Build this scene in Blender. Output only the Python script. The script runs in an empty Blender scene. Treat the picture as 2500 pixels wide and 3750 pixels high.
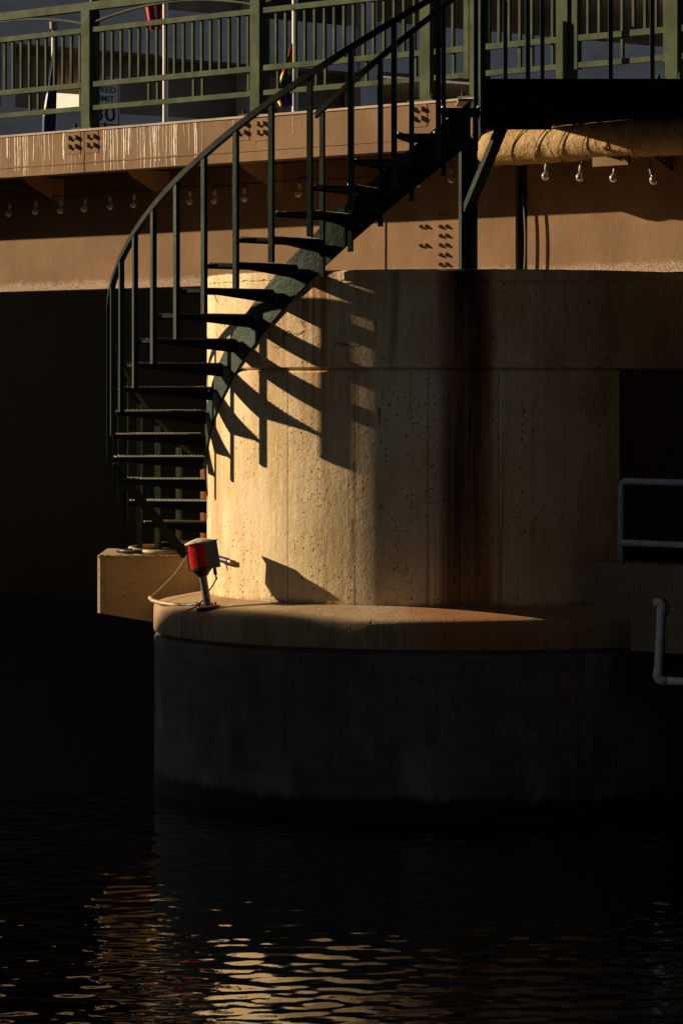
import bpy, math, random
import numpy as np
from mathutils import Vector, Matrix
R = math.radians
rnd = random.Random(7)
SC = bpy.context.scene
COL = SC.collection

# ------------------------------------------------------------------ camera
cam_d = bpy.data.cameras.new('camera'); cam = bpy.data.objects.new('camera', cam_d); COL.objects.link(cam)
cam.location = (0, 0, 0); cam.rotation_euler = (R(90), 0, 0)
cam_d.sensor_width = 36; cam_d.lens = 130.1; cam_d.shift_y = -0.12585
cam_d.clip_start = 0.1; cam_d.clip_end = 3000
SC.camera = cam

# ------------------------------------------------------------------ light
SUN_H = Vector((-0.942, 0.3355, 0)).normalized()      # horizontal direction towards the sun
SUN_EL = R(19.3)
w = bpy.data.worlds.new('World'); SC.world = w; w.use_nodes = True
nt = w.node_tree; nt.nodes.clear()
sky = nt.nodes.new('ShaderNodeTexSky'); sky.sky_type = 'NISHITA'; sky.sun_disc = False
sky.sun_elevation = SUN_EL; sky.sun_rotation = math.atan2(SUN_H.x, SUN_H.y)
bg = nt.nodes.new('ShaderNodeBackground'); bg.inputs['Strength'].default_value = 0.05
wo = nt.nodes.new('ShaderNodeOutputWorld')
nt.links.new(sky.outputs[0], bg.inputs[0]); nt.links.new(bg.outputs[0], wo.inputs[0])
sd = bpy.data.lights.new('sun', 'SUN'); so = bpy.data.objects.new('sun', sd); COL.objects.link(so)
sd.energy = 5.0; sd.angle = R(0.53); sd.color = (1.0, 0.79, 0.51)
sdir = -(SUN_H * math.cos(SUN_EL) + Vector((0, 0, math.sin(SUN_EL))))
so.rotation_euler = sdir.to_track_quat('-Z', 'Y').to_euler()
so.location = (-40, 50, 40)
SC.view_settings.view_transform = 'Standard'; SC.view_settings.look = 'None'
SC.view_settings.exposure = 0.7; SC.view_settings.gamma = 1.0; SC.view_settings.use_curve_mapping = False

# ------------------------------------------------------------------ node helpers
def lin(c): return tuple(c) + (1.0,)
class NT:
    def __init__(s, name):
        s.m = bpy.data.materials.new(name); s.m.use_nodes = True
        s.t = s.m.node_tree; s.b = s.t.nodes['Principled BSDF']
    def new(s, kind): return s.t.nodes.new(kind)
    def put(s, v, sock):
        if isinstance(v, bpy.types.NodeSocket): s.t.links.new(v, sock)
        elif isinstance(v, (tuple, list)) and len(v) == 3 and sock.type == 'RGBA': sock.default_value = lin(v)
        else: sock.default_value = v
    def math(s, op, a, b=0.0, c=0.0):
        n = s.new('ShaderNodeMath'); n.operation = op
        for i, v in enumerate((a, b, c)): s.put(v, n.inputs[i])
        return n.outputs[0]
    def ss(s, v, e0, e1, o0=0.0, o1=1.0):
        n = s.new('ShaderNodeMapRange'); n.interpolation_type = 'SMOOTHSTEP'
        s.put(v, n.inputs[0])
        for i, q in enumerate((e0, e1, o0, o1)): n.inputs[1 + i].default_value = q
        return n.outputs[0]
    def mix(s, f, a, b, mode='MIX'):
        n = s.new('ShaderNodeMix'); n.data_type = 'RGBA'; n.blend_type = mode
        s.put(f, n.inputs[0]); s.put(a, n.inputs[6]); s.put(b, n.inputs[7])
        return n.outputs[2]
    def pos(s): 
        return s.new('ShaderNodeNewGeometry').outputs['Position']
    def obj(s): return s.new('ShaderNodeTexCoord').outputs['Object']
    def scale(s, v, sc, off=(0, 0, 0)):
        n = s.new('ShaderNodeMapping'); s.put(v, n.inputs[0]); n.inputs[3].default_value = sc; n.inputs[1].default_value = off
        return n.outputs[0]
    def noise(s, v, scale, detail=4, rough=0.55, dist=0.0):
        n = s.new('ShaderNodeTexNoise'); s.put(v, n.inputs['Vector']); n.inputs['Scale'].default_value = scale
        n.inputs['Detail'].default_value = detail; n.inputs['Roughness'].default_value = rough; n.inputs['Distortion'].default_value = dist
        return n.outputs[0]
    def voro(s, v, scale, feat='F1'):
        n = s.new('ShaderNodeTexVoronoi'); n.feature = feat; s.put(v, n.inputs['Vector']); n.inputs['Scale'].default_value = scale
        return n
    def xyz(s, v):
        n = s.new('ShaderNodeSeparateXYZ'); s.put(v, n.inputs[0]); return n.outputs
    def bump(s, h, dist, strength=1.0, prev=None):
        n = s.new('ShaderNodeBump'); n.inputs['Strength'].default_value = strength; n.inputs['Distance'].default_value = dist
        s.put(h, n.inputs['Height'])
        if prev is not None: s.t.links.new(prev, n.inputs['Normal'])
        return n.outputs[0]
    def fin(s, color=None, rough=0.8, normal=None, metal=0.0, spec=0.3, **kw):
        if color is not None: s.put(color, s.b.inputs['Base Color'])
        s.put(rough, s.b.inputs['Roughness']); s.b.inputs['Metallic'].default_value = metal
        s.b.inputs['Specular IOR Level'].default_value = spec
        if normal is not None: s.t.links.new(normal, s.b.inputs['Normal'])
        for k, v in kw.items(): s.put(v, s.b.inputs[k])
        return s.m
    def mul(s, a, b): return s.math('MULTIPLY', a, b)

def band(N, v, c, hw, soft):
    """1 inside |v-c|<hw, soft edge"""
    d = N.math('ABSOLUTE', N.math('SUBTRACT', v, c))
    return N.ss(d, hw - soft, hw + soft, 1.0, 0.0)

def concrete(name, c1, c2, pit=0.6, pit_scale=17, stains=None, streak=0.35, rough_bump=0.004, crack=0.0):
    N = NT(name); P = N.pos(); x, y, z = N.xyz(P)
    big = N.noise(P, 1.3, 5, 0.6)
    col = N.mix(N.ss(big, 0.35, 0.68), c1, c2)
    st = N.noise(N.scale(P, (9, 9, 0.45)), 1.0, 5, 0.65)
    col = N.mix(N.mul(N.ss(st, 0.5, 0.75), streak), col, tuple(c * 0.55 for c in c2))
    st2 = N.noise(N.scale(P, (26, 26, 0.7), (3, 1, 0)), 1.0, 4, 0.6)
    col = N.mix(N.mul(N.ss(st2, 0.52, 0.72), streak * 0.25), col, tuple(min(1, c * 1.15) for c in c1))
    bl = N.noise(N.scale(P, (3.2, 3.2, 1.5), (5, 5, 5)), 1.0, 6, 0.68)
    col = N.mix(N.mul(N.ss(bl, 0.48, 0.68), streak * 0.9), col, tuple(c * k for c, k in zip(c2, (0.72, 0.6, 0.45))))
    fine = N.noise(P, 70, 4, 0.7)
    col = N.mix(N.ss(fine, 0.25, 0.75, 0.0, 0.35), col, N.mix(0.5, col, (0.05, 0.035, 0.02)))
    # bug holes: two sizes of pits, each cell with or without a hole, irregular outline
    dP = N.new('ShaderNodeVectorMath'); dP.operation = 'ADD'
    nn = N.new('ShaderNodeTexNoise'); N.put(P, nn.inputs['Vector']); nn.inputs['Scale'].default_value = 55
    sc = N.new('ShaderNodeVectorMath'); sc.operation = 'SCALE'; N.t.links.new(nn.outputs[1], sc.inputs[0]); sc.inputs['Scale'].default_value = 0.022
    N.t.links.new(P, dP.inputs[0]); N.t.links.new(sc.outputs[0], dP.inputs[1])
    pits = None
    for scl, rad, thr in ((pit_scale * 1.25, 0.24, 0.42), (pit_scale * 2.2, 0.3, 0.35), (pit_scale * 0.6, 0.11, 0.74)):
        v = N.voro(dP.outputs[0], scl); r, g, b = [o for o in N.xyz(v.outputs['Color'])]
        rr = N.math('MULTIPLY_ADD', g, rad, 0.03)
        q = N.math('MULTIPLY', N.ss(N.math('DIVIDE', v.outputs['Distance'], rr), 0.6, 1.1, 1.0, 0.0), N.ss(r, thr, thr + 0.02))
        pits = q if pits is None else N.math('MAXIMUM', pits, q)
    clump = N.ss(N.noise(N.scale(P, (2.4, 2.4, 1.6)), 1.0, 3), 0.36, 0.56)
    pits = N.mul(N.mul(pits, clump), pit)
    col = N.mix(N.mul(pits, 0.62), col, (0.04, 0.027, 0.016))
    if stains: col = stains(N, col, P, x, y, z)
    h = N.math('ADD', N.mul(fine, 0.5), N.mul(N.noise(P, 14, 5, 0.65), 1.0))
    h = N.math('ADD', h, N.mul(st2, 0.3))
    nrm = N.bump(h, rough_bump, 1.0)
    nrm = N.bump(N.math('SUBTRACT', 1.0, pits), 0.012, 1.0, nrm)
    if crack > 0:
        nv = N.new('ShaderNodeTexNoise'); N.put(P, nv.inputs['Vector']); nv.inputs['Scale'].default_value = 5; nv.inputs['Detail'].default_value = 5
        s2 = N.new('ShaderNodeVectorMath'); s2.operation = 'SCALE'; N.t.links.new(nv.outputs[1], s2.inputs[0]); s2.inputs['Scale'].default_value = 0.22
        a2 = N.new('ShaderNodeVectorMath'); a2.operation = 'ADD'; N.t.links.new(P, a2.inputs[0]); N.t.links.new(s2.outputs[0], a2.inputs[1])
        v = N.voro(a2.outputs[0], 2.6, 'DISTANCE_TO_EDGE')
        ck = N.mul(N.ss(v.outputs['Distance'], 0.004, 0.013, 1.0, 0.0), N.ss(N.noise(P, 2.1, 2), 0.5, 0.58))
        ck = N.mul(ck, N.mul(N.ss(z, 0.12, 0.35), N.ss(x, 0.1, 0.5, 1.0, 0.0)))
        col = N.mix(N.mul(ck, crack), col, (0.03, 0.02, 0.012))
        nrm = N.bump(N.math('SUBTRACT', 1.0, ck), 0.01, crack, nrm)
    return N.fin(col, 0.82, nrm, spec=0.3)

def shaft_stains(N, col, P, x, y, z):
    wob = N.math('MULTIPLY_ADD', N.noise(N.scale(P, (3, 3, 1.1)), 1.0, 4, 0.6), 0.12, -0.06)
    xs = N.math('ADD', x, wob)
    stk = N.noise(N.scale(P, (30, 6, 0.5)), 1.0, 4, 0.6)
    # orange rust below the stringer's feet
    for c, hw, z0, z1, amt in ((-0.20, 0.14, 0.75, -0.75, 1.0), (-0.50, 0.09, 0.5, -0.5, 0.6), (-0.02, 0.03, 0.7, -0.4, 0.4), (-0.69, 0.05, 0.2, -1.6, 0.4)):
        f = N.mul(band(N, xs, c, hw, hw * 0.7), N.ss(z, z1, z0)); f = N.mul(f, N.ss(stk, 0.36, 0.62))
        col = N.mix(N.mul(f, amt), col, (0.38, 0.15, 0.03))
    # small rust tears
    for c, zt, ln in ((0.095, -0.62, 0.36), (0.085, -1.05, 0.55), (0.29, -0.2, 0.2), (0.26, 0.47, 0.22)):
        f = N.mul(band(N, x, c, 0.010, 0.010), N.mul(N.ss(z, zt - ln, zt), N.ss(z, zt, zt + 0.02, 1.0, 0.0)))
        col = N.mix(N.mul(f, 0.8), col, (0.12, 0.045, 0.012))
    # efflorescence runs under the joint
    for c, hw, ln in ((0.70, 0.075, 0.55), (0.52, 0.03, 0.22), (0.85, 0.03, 0.4)):
        f = N.mul(band(N, xs, c, hw, hw * 0.5), N.mul(N.ss(z, 0.1 - ln, 0.05), N.ss(z, 0.095, 0.1, 1.0, 0.0)))
        col = N.mix(N.mul(f, N.ss(stk, 0.4, 0.6)), col, (0.62, 0.6, 0.6))
    # wide rust run below the bracket post; its black centre paints the post's shadow
    edge = band(N, xs, 0.955, 0.20, 0.06)
    low = N.ss(z, -1.7, 0.0, 0.85, 0.0)
    edge = N.math('MAXIMUM', edge, N.mul(N.mul(band(N, xs, 0.97, 0.34, 0.16), low), N.ss(stk, 0.42, 0.58)))
    col = N.mix(N.mul(edge, 0.85), col, N.mix(N.ss(stk, 0.4, 0.6), (0.26, 0.095, 0.025), (0.10, 0.04, 0.014)))
    post_shade = band(N, xs, 0.955, 0.125, 0.06)
    post_shade = N.mul(post_shade, N.ss(N.math('ADD', N.mul(stk, 0.8), N.mul(z, 0.18)), 0.02, 0.55, 0.3, 0.95))
    col = N.mix(post_shade, col, (0.020, 0.011, 0.007))
    # broad brown weathering
    wv = N.ss(N.noise(N.scale(P, (2.6, 2.6, 0.5), (4, 7, 2)), 1.0, 5, 0.62), 0.50, 0.72)
    col = N.mix(N.mul(wv, 0.5), col, (0.34, 0.19, 0.075))
    # grey run
    f = N.mul(band(N, xs, 0.40, 0.03, 0.02), N.ss(z, -0.1, 0.35)); col = N.mix(N.mul(f, 0.6), col, (0.16, 0.15, 0.14))
    # formwork seams
    for c in (-0.42, 0.1, 0.66, 1.2):
        f = N.mul(band(N, x, c, 0.004, 0.003), N.ss(z, 0.09, 0.1, 1.0, 0.0)); col = N.mix(N.mul(f, 0.65), col, (0.06, 0.04, 0.025))
    # flat top darkened to cut the light it bounces onto the girder
    tp = N.ss(z, 0.862, 0.870)
    col = N.mix(N.mul(tp, 0.75), col, (0.15, 0.10, 0.055))
    # crumbled dirty foot
    ft = N.ss(N.math('ADD', z, N.mul(N.noise(P, 11, 4), 0.14)), -1.65, -1.60, 1.0, 0.0)
    return N.mix(N.mul(ft, 0.55), col, (0.14, 0.085, 0.04))

def ledge_stains(N, col, P, x, y, z):
    r1 = N.noise(N.scale(P, (2.5, 2.5, 0.4)), 1.0, 4, 0.6)
    f = N.ss(r1, 0.48, 0.66); col = N.mix(N.mul(f, 0.55), col, (0.26, 0.10, 0.03))
    f = band(N, x, 0.98, 0.45, 0.25); col = N.mix(N.mul(f, 0.8), col, (0.32, 0.125, 0.035))
    d = N.ss(N.noise(N.scale(P, (6, 6, 0.25), (2, 5, 1)), 1.0, 4, 0.65), 0.5, 0.7)
    col = N.mix(N.mul(N.mul(d, N.ss(z, -1.87, -1.80, 1.0, 0.0)), 0.7), col, (0.05, 0.035, 0.022))
    return col

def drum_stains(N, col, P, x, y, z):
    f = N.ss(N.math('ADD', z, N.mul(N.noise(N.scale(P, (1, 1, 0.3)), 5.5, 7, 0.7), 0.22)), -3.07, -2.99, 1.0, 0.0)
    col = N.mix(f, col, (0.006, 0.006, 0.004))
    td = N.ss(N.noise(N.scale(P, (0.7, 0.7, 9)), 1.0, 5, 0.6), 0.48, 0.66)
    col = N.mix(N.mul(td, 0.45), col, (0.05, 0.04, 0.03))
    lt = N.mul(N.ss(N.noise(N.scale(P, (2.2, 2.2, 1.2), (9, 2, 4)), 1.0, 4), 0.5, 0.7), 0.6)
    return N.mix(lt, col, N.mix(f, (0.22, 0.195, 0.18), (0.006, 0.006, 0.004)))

def paint(name, c, rough=0.45, bump=0.0015, wear=0.0, wear_c=(0.25, 0.2, 0.13), spec=0.4, var=0.25):
    N = NT(name); P = N.pos()
    b = N.noise(P, 5, 4, 0.6)
    col = N.mix(N.ss(b, 0.3, 0.7), c, tuple(v * (1 - var) for v in c))
    if wear:
        wv = N.ss(N.noise(P, 38, 5, 0.7), 0.66 - 0.1 * wear, 0.72 - 0.1 * wear)
        col = N.mix(N.mul(wv, 0.7), col, wear_c)
    nrm = N.bump(N.math('ADD', N.noise(P, 90, 3), N.mul(N.noise(P, 22, 4), 1.5)), bump, 1.0)
    return N.fin(col, N.ss(b, 0.2, 0.8, rough - 0.08, rough + 0.12), nrm, spec=spec)

def tan_steel():
    N = NT('tan_steel_paint'); P = N.pos(); x, y, z = N.xyz(P)
    b = N.noise(P, 1.6, 5, 0.6)
    col = N.mix(N.ss(b, 0.32, 0.7), (0.225, 0.134, 0.073), (0.165, 0.097, 0.052))
    f = N.noise(P, 60, 5, 0.75)
    col = N.mix(N.mul(N.ss(f, 0.62, 0.72), 0.4), col, (0.5, 0.4, 0.33))
    d = N.ss(N.noise(N.scale(P, (10, 10, 0.5)), 1.0, 4, 0.65), 0.52, 0.72)
    col = N.mix(N.mul(d, 0.25), col, (0.13, 0.075, 0.045))
    # pale speckled band along the girder's bottom edge
    lo = N.mul(N.ss(N.math('ADD', z, N.mul(N.noise(P, 8, 5, 0.7), 0.16)), 1.02, 1.10, 1.0, 0.0), N.ss(f, 0.4, 0.6))
    col = N.mix(N.mul(lo, 0.6), col, (0.55, 0.45, 0.38))
    nrm = N.bump(N.math('ADD', N.mul(f, 0.4), N.noise(P, 18, 4)), 0.003, 1.0)
    return N.fin(col, 0.75, nrm, spec=0.08)

def plain(name, c, rough=0.6, metal=0.0, spec=0.4, noise=25, var=0.3, bump=0.001):
    N = NT(name); P = N.pos(); f = N.noise(P, noise, 4, 0.6)
    return N.fin(N.mix(N.ss(f, 0.3, 0.7), c, tuple(v * (1 - var) for v in c)), rough, N.bump(f, bump), metal, spec)

def water_mat():
    N = NT('river_water'); P = N.pos()
    h = N.noise(N.scale(P, (1, 0.8, 1)), 16, 3, 0.5)
    return N.fin((0.002, 0.0025, 0.002), 0.01, N.bump(h, 0.0015, 0.5), spec=0.5, IOR=3.5)

def brick_facade(name, c, c2, sc):
    N = NT(name); P = N.pos()
    f = N.noise(P, 0.7, 4, 0.6); g = N.noise(N.scale(P, (0.4, 0.4, 3)), 1.0, 3)
    col = N.mix(N.ss(f, 0.35, 0.65), c, c2); col = N.mix(N.mul(N.ss(g, 0.5, 0.7), 0.4), col, tuple(v * 0.6 for v in c2))
    return N.fin(col, 0.85, N.bump(f, 0.01), spec=0.2)

M = {}
M['shaft'] = concrete('warm_concrete', (0.79, 0.63, 0.395), (0.67, 0.50, 0.275), 0.95, 17, shaft_stains, 0.55, 0.007, 0.8)
M['ledge'] = concrete('ledge_concrete', (0.40, 0.29, 0.17), (0.32, 0.22, 0.12), 0.5, 15, ledge_stains, 0.35, 0.005, 0.5)
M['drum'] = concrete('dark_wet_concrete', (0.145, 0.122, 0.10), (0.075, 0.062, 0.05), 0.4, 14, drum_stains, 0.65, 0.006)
M['block'] = concrete('corbel_concrete', (0.43, 0.31, 0.165), (0.34, 0.235, 0.115), 0.3, 22, None, 0.2, 0.006)
M['wall'] = concrete('wall_concrete', (0.22, 0.165, 0.10), (0.17, 0.125, 0.08), 0.4, 14, None, 0.35)
M['footing'] = concrete('dirty_footing_concrete', (0.07, 0.055, 0.038), (0.05, 0.04, 0.028), 0.3, 12)
M['dark'] = concrete('near_black_concrete', (0.009, 0.008, 0.008), (0.006, 0.006, 0.006), 0.3, 12)  # near-black colour stands in for the deep shade under the bridge
M['tan'] = tan_steel()
M['green'] = paint('green_rail_paint', (0.056, 0.074, 0.037), 0.7, 0.0006, 0.1, (0.2, 0.18, 0.08), 0.08)
M['dgreen'] = paint('dark_green_paint', (0.016, 0.036, 0.025), 0.55, 0.002, 0.15, (0.10, 0.12, 0.06), 0.1)
M['rail_dark'] = paint('black_green_handrail_paint', (0.007, 0.010, 0.008), 0.6, 0.001, 0.1, (0.06, 0.045, 0.02), 0.08)
M['stringer'] = paint('peeling_green_paint', (0.016, 0.036, 0.025), 0.5, 0.004, 0.05, (0.10, 0.085, 0.05), 0.12)
M['tread'] = paint('shade_dark_tread_paint', (0.010, 0.014, 0.011), 0.75, 0.001, 0.1, (0.05, 0.04, 0.02), 0.05)  # stair green darkened to stand in for shade on treads and platform
M['grip'] = plain('worn_galvanised_grip', (0.30, 0.31, 0.25), 0.5, 0.3, 0.5, 60, 0.6)
M['rust'] = paint('rusty_steel', (0.26, 0.085, 0.035), 0.8, 0.003, 0.6, (0.1, 0.03, 0.015))
M['black'] = plain('black_rubber', (0.012, 0.012, 0.012), 0.5)
M['bolt'] = M['tan']
M['drip'] = plain('pale_paint_drip', (0.72, 0.60, 0.46), 0.5, var=0.15)
M['cap'] = concrete('coping_concrete', (0.50, 0.40, 0.33), (0.36, 0.27, 0.21), 0.6, 30, None, 0.2)
M['water'] = water_mat()
M['grey'] = plain('grey_painted_metal', (0.22, 0.21, 0.20), 0.45, 0.0, 0.5, 40, 0.5)
M['pipe_grey'] = plain('galvanised_pipe', (0.42, 0.43, 0.46), 0.5, 0.0, 0.5, 30, 0.35)
M['lamp_grey'] = plain('lamp_housing_grey', (0.27, 0.26, 0.25), 0.5, 0, 0.4, 40, 0.4)
M['lamp_cap'] = plain('lamp_cap_cream', (0.62, 0.55, 0.44), 0.5, 0, 0.3, 50, 0.35)
M['pvc'] = plain('white_pvc', (0.72, 0.70, 0.70), 0.35, 0, 0.5, 20, 0.2)
M['conduit'] = plain('tan_conduit', (0.42, 0.30, 0.17), 0.5, 0, 0.4, 30, 0.35)
M['violet'] = brick_facade('violet_grey_panel', (0.68, 0.57, 0.51), (0.61, 0.515, 0.465), 1)
M['brown'] = brick_facade('brown_stucco', (0.30, 0.205, 0.14), (0.22, 0.15, 0.10), 1)
M['dbrown'] = brick_facade('dark_brown_recess', (0.045, 0.034, 0.028), (0.03, 0.024, 0.02), 1)
M['whitewall'] = brick_facade('white_render', (0.80, 0.76, 0.70), (0.74, 0.7, 0.64), 1)
M['blocker_black'] = brick_facade('near_black_blocker', (0.018, 0.017, 0.016), (0.012, 0.011, 0.011), 1)  # near-black so the added blocks bounce hardly any light
M['asphalt'] = plain('asphalt', (0.05, 0.05, 0.05), 0.9)
M['polew'] = plain('white_flagpole_paint', (0.75, 0.74, 0.72), 0.35, var=0.1)
M['poled'] = plain('dark_grey_pole_paint', (0.10, 0.10, 0.11), 0.5)
M['signw'] = plain('sign_white', (0.72, 0.72, 0.72), 0.5, var=0.1)
M['ink'] = plain('sign_black', (0.01, 0.01, 0.012), 0.5)
M['flagblue'] = plain('blue_cloth', (0.02, 0.045, 0.15), 0.8)
M['flagred'] = plain('red_cloth', (0.55, 0.025, 0.02), 0.8)
M['flagwhite'] = plain('white_cloth', (0.75, 0.72, 0.7), 0.8)
M['gold'] = plain('gold_cloth', (0.65, 0.42, 0.03), 0.8)
for k, c in (('orange', (0.7, 0.18, 0.02)), ('yellow', (0.75, 0.6, 0.03)), ('gcloth', (0.02, 0.22, 0.05)), ('bcloth', (0.02, 0.06, 0.35)), ('purple', (0.17, 0.02, 0.28))):
    M[k] = plain(k + '_cloth', c, 0.8)
def insul():
    N = NT('ochre_pipe_wrap'); P = N.pos()
    f = N.noise(P, 9, 5, 0.7); g = N.noise(P, 70, 4, 0.7)
    col = N.mix(N.ss(f, 0.35, 0.65), (0.40, 0.26, 0.105), (0.30, 0.185, 0.07))
    col = N.mix(N.mul(N.ss(g, 0.55, 0.7), 0.4), col, (0.2, 0.12, 0.05))
    n1 = N.bump(g, 0.004); n2 = N.bump(N.noise(N.scale(P, (1, 1, 1)), 6, 3, 0.6, 1.5), 0.03, 1.0, n1)
    return N.fin(col, 0.75, n2, spec=0.3)
M['insul'] = insul()
def lens_mat():
    N = NT('red_ribbed_glass')
    return N.fin((0.75, 0.03, 0.025), 0.12, None, spec=0.6, **{'Transmission Weight': 0.25, 'Coat Weight': 0.6, 'Subsurface Weight': 0.3})
M['lens'] = lens_mat()
def bulb_mat():
    N = NT('clear_bulb_glass')
    return N.fin((0.40, 0.35, 0.29), 0.1, None, spec=0.6, **{'Transmission Weight': 0.55})
M['bulb'] = bulb_mat()
M['socket'] = plain('bulb_socket', (0.30, 0.24, 0.17), 0.5)

# ------------------------------------------------------------------ mesh helpers
class MB:
    def __init__(s): s.v = []; s.f = []; s.mi = []
    def quadbox(s, lo, hi, mi=0):
        """lo, hi: four corners each, same winding (lo = bottom ring seen from above counter-clockwise)"""
        k = len(s.v); s.v += [tuple(p) for p in lo] + [tuple(p) for p in hi]; n = len(lo)
        s.f.append(tuple(k + i for i in reversed(range(n)))); s.f.append(tuple(k + n + i for i in range(n)))
        for i in range(n):
            j = (i + 1) % n; s.f.append((k + i, k + j, k + n + j, k + n + i))
        s.mi += [mi] * (n + 2); return s
    def box(s, c, ax, ay, az):
        c = Vector(c); ax = Vector(ax); ay = Vector(ay); az = Vector(az)
        ring = [(-1, -1), (1, -1), (1, 1), (-1, 1)]
        if ax.cross(ay).dot(az) < 0: ax = -ax
        return s.quadbox([c + ax * a + ay * b - az for a, b in ring], [c + ax * a + ay * b + az for a, b in ring])
    def bar(s, p, q, wd, ht, side=None):
        p = Vector(p); q = Vector(q); d = (q - p).normalized()
        sd_ = Vector(side).normalized() if side is not None else (d.cross(Vector((0, 0, 1))) if abs(d.z) < 0.99 else Vector((1, 0, 0)))
        sd_ = (sd_ - d * sd_.dot(d)).normalized(); up = sd_.cross(d).normalized()
        return s.box((p + q) / 2, sd_ * wd / 2, up * ht / 2, (q - p) / 2)
    def cyl(s, p, q, r0, r1=None, n=12, caps=True):
        r1 = r0 if r1 is None else r1; p = Vector(p); q = Vector(q); d = (q - p).normalized()
        a = d.orthogonal().normalized(); b = d.cross(a); k = len(s.v)
        for c, r in ((p, r0), (q, r1)):
            for i in range(n):
                t = 2 * math.pi * i / n; s.v.append(tuple(c + a * r * math.cos(t) + b * r * math.sin(t)))
        for i in range(n):
            j = (i + 1) % n; s.f.append((k + i, k + j, k + n + j, k + n + i)); s.mi.append(0)
        if caps: s.f.append(tuple(k + i for i in reversed(range(n)))); s.f.append(tuple(k + n + i for i in range(n))); s.mi += [0, 0]
        return s
    def tube(s, pts, r, n=10, caps=True):
        pts = [Vector(p) for p in pts]; k = len(s.v); prev = None
        for i, p in enumerate(pts):
            d = (pts[min(i + 1, len(pts) - 1)] - pts[max(i - 1, 0)]).normalized()
            a = d.orthogonal().normalized() if prev is None else (prev - d * prev.dot(d)).normalized()
            prev = a; b = d.cross(a); rr = r[i] if isinstance(r, (list, tuple)) else r
            for j in range(n):
                t = 2 * math.pi * j / n; s.v.append(tuple(p + a * rr * math.cos(t) + b * rr * math.sin(t)))
        for i in range(len(pts) - 1):
            for j in range(n):
                jj = (j + 1) % n; s.f.append((k + i * n + j, k + i * n + jj, k + (i + 1) * n + jj, k + (i + 1) * n + j)); s.mi.append(0)
        if caps:
            s.f.append(tuple(k + j for j in reversed(range(n)))); e = k + (len(pts) - 1) * n; s.f.append(tuple(e + j for j in range(n))); s.mi += [0, 0]
        return s
    def loft(s, rings, caps=True, closed=True):
        k = len(s.v); n = len(rings[0])
        for r in rings: s.v += [tuple(p) for p in r]
        for i in range(len(rings) - 1):
            for j in range(n if closed else n - 1):
                jj = (j + 1) % n; s.f.append((k + i * n + j, k + i * n + jj, k + (i + 1) * n + jj, k + (i + 1) * n + j)); s.mi.append(0)
        if caps:
            s.f.append(tuple(k + j for j in reversed(range(n)))); e = k + (len(rings) - 1) * n; s.f.append(tuple(e + j for j in range(n))); s.mi += [0, 0]
        return s
    def lathe(s, prof, c=(0, 0, 0), n=20, a0=0.0, a1=2 * math.pi):
        full = abs(a1 - a0 - 2 * math.pi) < 1e-6; m_ = n if full else n + 1
        rings = [[(c[0] + r * math.cos(a0 + (a1 - a0) * i / n), c[1] + r * math.sin(a0 + (a1 - a0) * i / n), c[2] + z) for i in range(m_)] for r, z in prof]
        return s.loft(rings, caps=full, closed=full)
    def build(s, name, m, parent=None, smooth=False, local=False, autosmooth=None):
        me = bpy.data.meshes.new(name); me.from_pydata(s.v, [], s.f)
        for mm in (m if isinstance(m, list) else [m]): me.materials.append(mm)
        if any(s.mi): me.polygons.foreach_set('material_index', s.mi)
        if smooth: me.polygons.foreach_set('use_smooth', [True] * len(me.polygons))
        if autosmooth and smooth: me.set_sharp_from_angle(angle=R(autosmooth))
        me.update()
        o = bpy.data.objects.new(name, me); COL.objects.link(o)
        if parent is not None: attach(o, parent, local)
        return o
WLOC = {}
def attach(o, parent, local=False):
    o.parent = parent
    if not local:
        root = parent
        while root.parent: root = root.parent
        if root.type == 'EMPTY' and parent is root: o.matrix_parent_inverse = Matrix.Translation(-root.location)
        # a mesh parent built in world coordinates sits at the origin of its thing: nothing to undo
def thing(name, label, cat, loc=(0, 0, 0), group=None):
    o = bpy.data.objects.new(name, None); COL.objects.link(o); o.location = loc; o.empty_display_size = 0.1
    o['label'] = label; o['category'] = cat
    if group: o['group'] = group
    return o
def tag(o, label=None, cat=None, group=None, kind=None):
    for k, v in (('label', label), ('category', cat), ('group', group), ('kind', kind)):
        if v: o[k] = v
    return o

# ------------------------------------------------------------------ frames of reference (metres, eye level is z = 0)
WATER = -3.30
C = Vector((0.95, 30.36, 0))                    # centre of the pier's round nose
U = Vector((0.675, -0.7378, 0)).normalized()    # along the bridge, towards its near end
NN = Vector((-U.y, U.x, 0)); NN = -NN if NN.y > 0 else NN   # out of the bridge's face
P0 = Vector((0.72, 31.25, 0))                   # a point of the fascia's face
def B(s, b, z): return P0 + U * s + NN * b + Vector((0, 0, z))
def bbox(mb, s0, s1, b0, b1, z0, z1, mi=0):
    ring = [(s0, b0), (s1, b0), (s1, b1), (s0, b1)]
    lo = [B(s, b, z0) for s, b in ring]; hi = [B(s, b, z1) for s, b in ring]
    a = (lo[1] - lo[0]).cross(lo[3] - lo[0]).z
    if a < 0: lo.reverse(); hi.reverse()
    return mb.quadbox(lo, hi, mi)
def pol(th, r, z): t = R(th); return Vector((C.x - r * math.cos(t), C.y - r * math.sin(t), z))
D = -NN                                          # the pier runs back under the bridge
TL = math.degrees(math.atan2(-D.x * 0 + 0, 1))   # unused
A0 = -math.degrees(math.atan2(U.y * -1, U.x)) - 0.0
A0 = -47.5; A1 = 132.5

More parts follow.
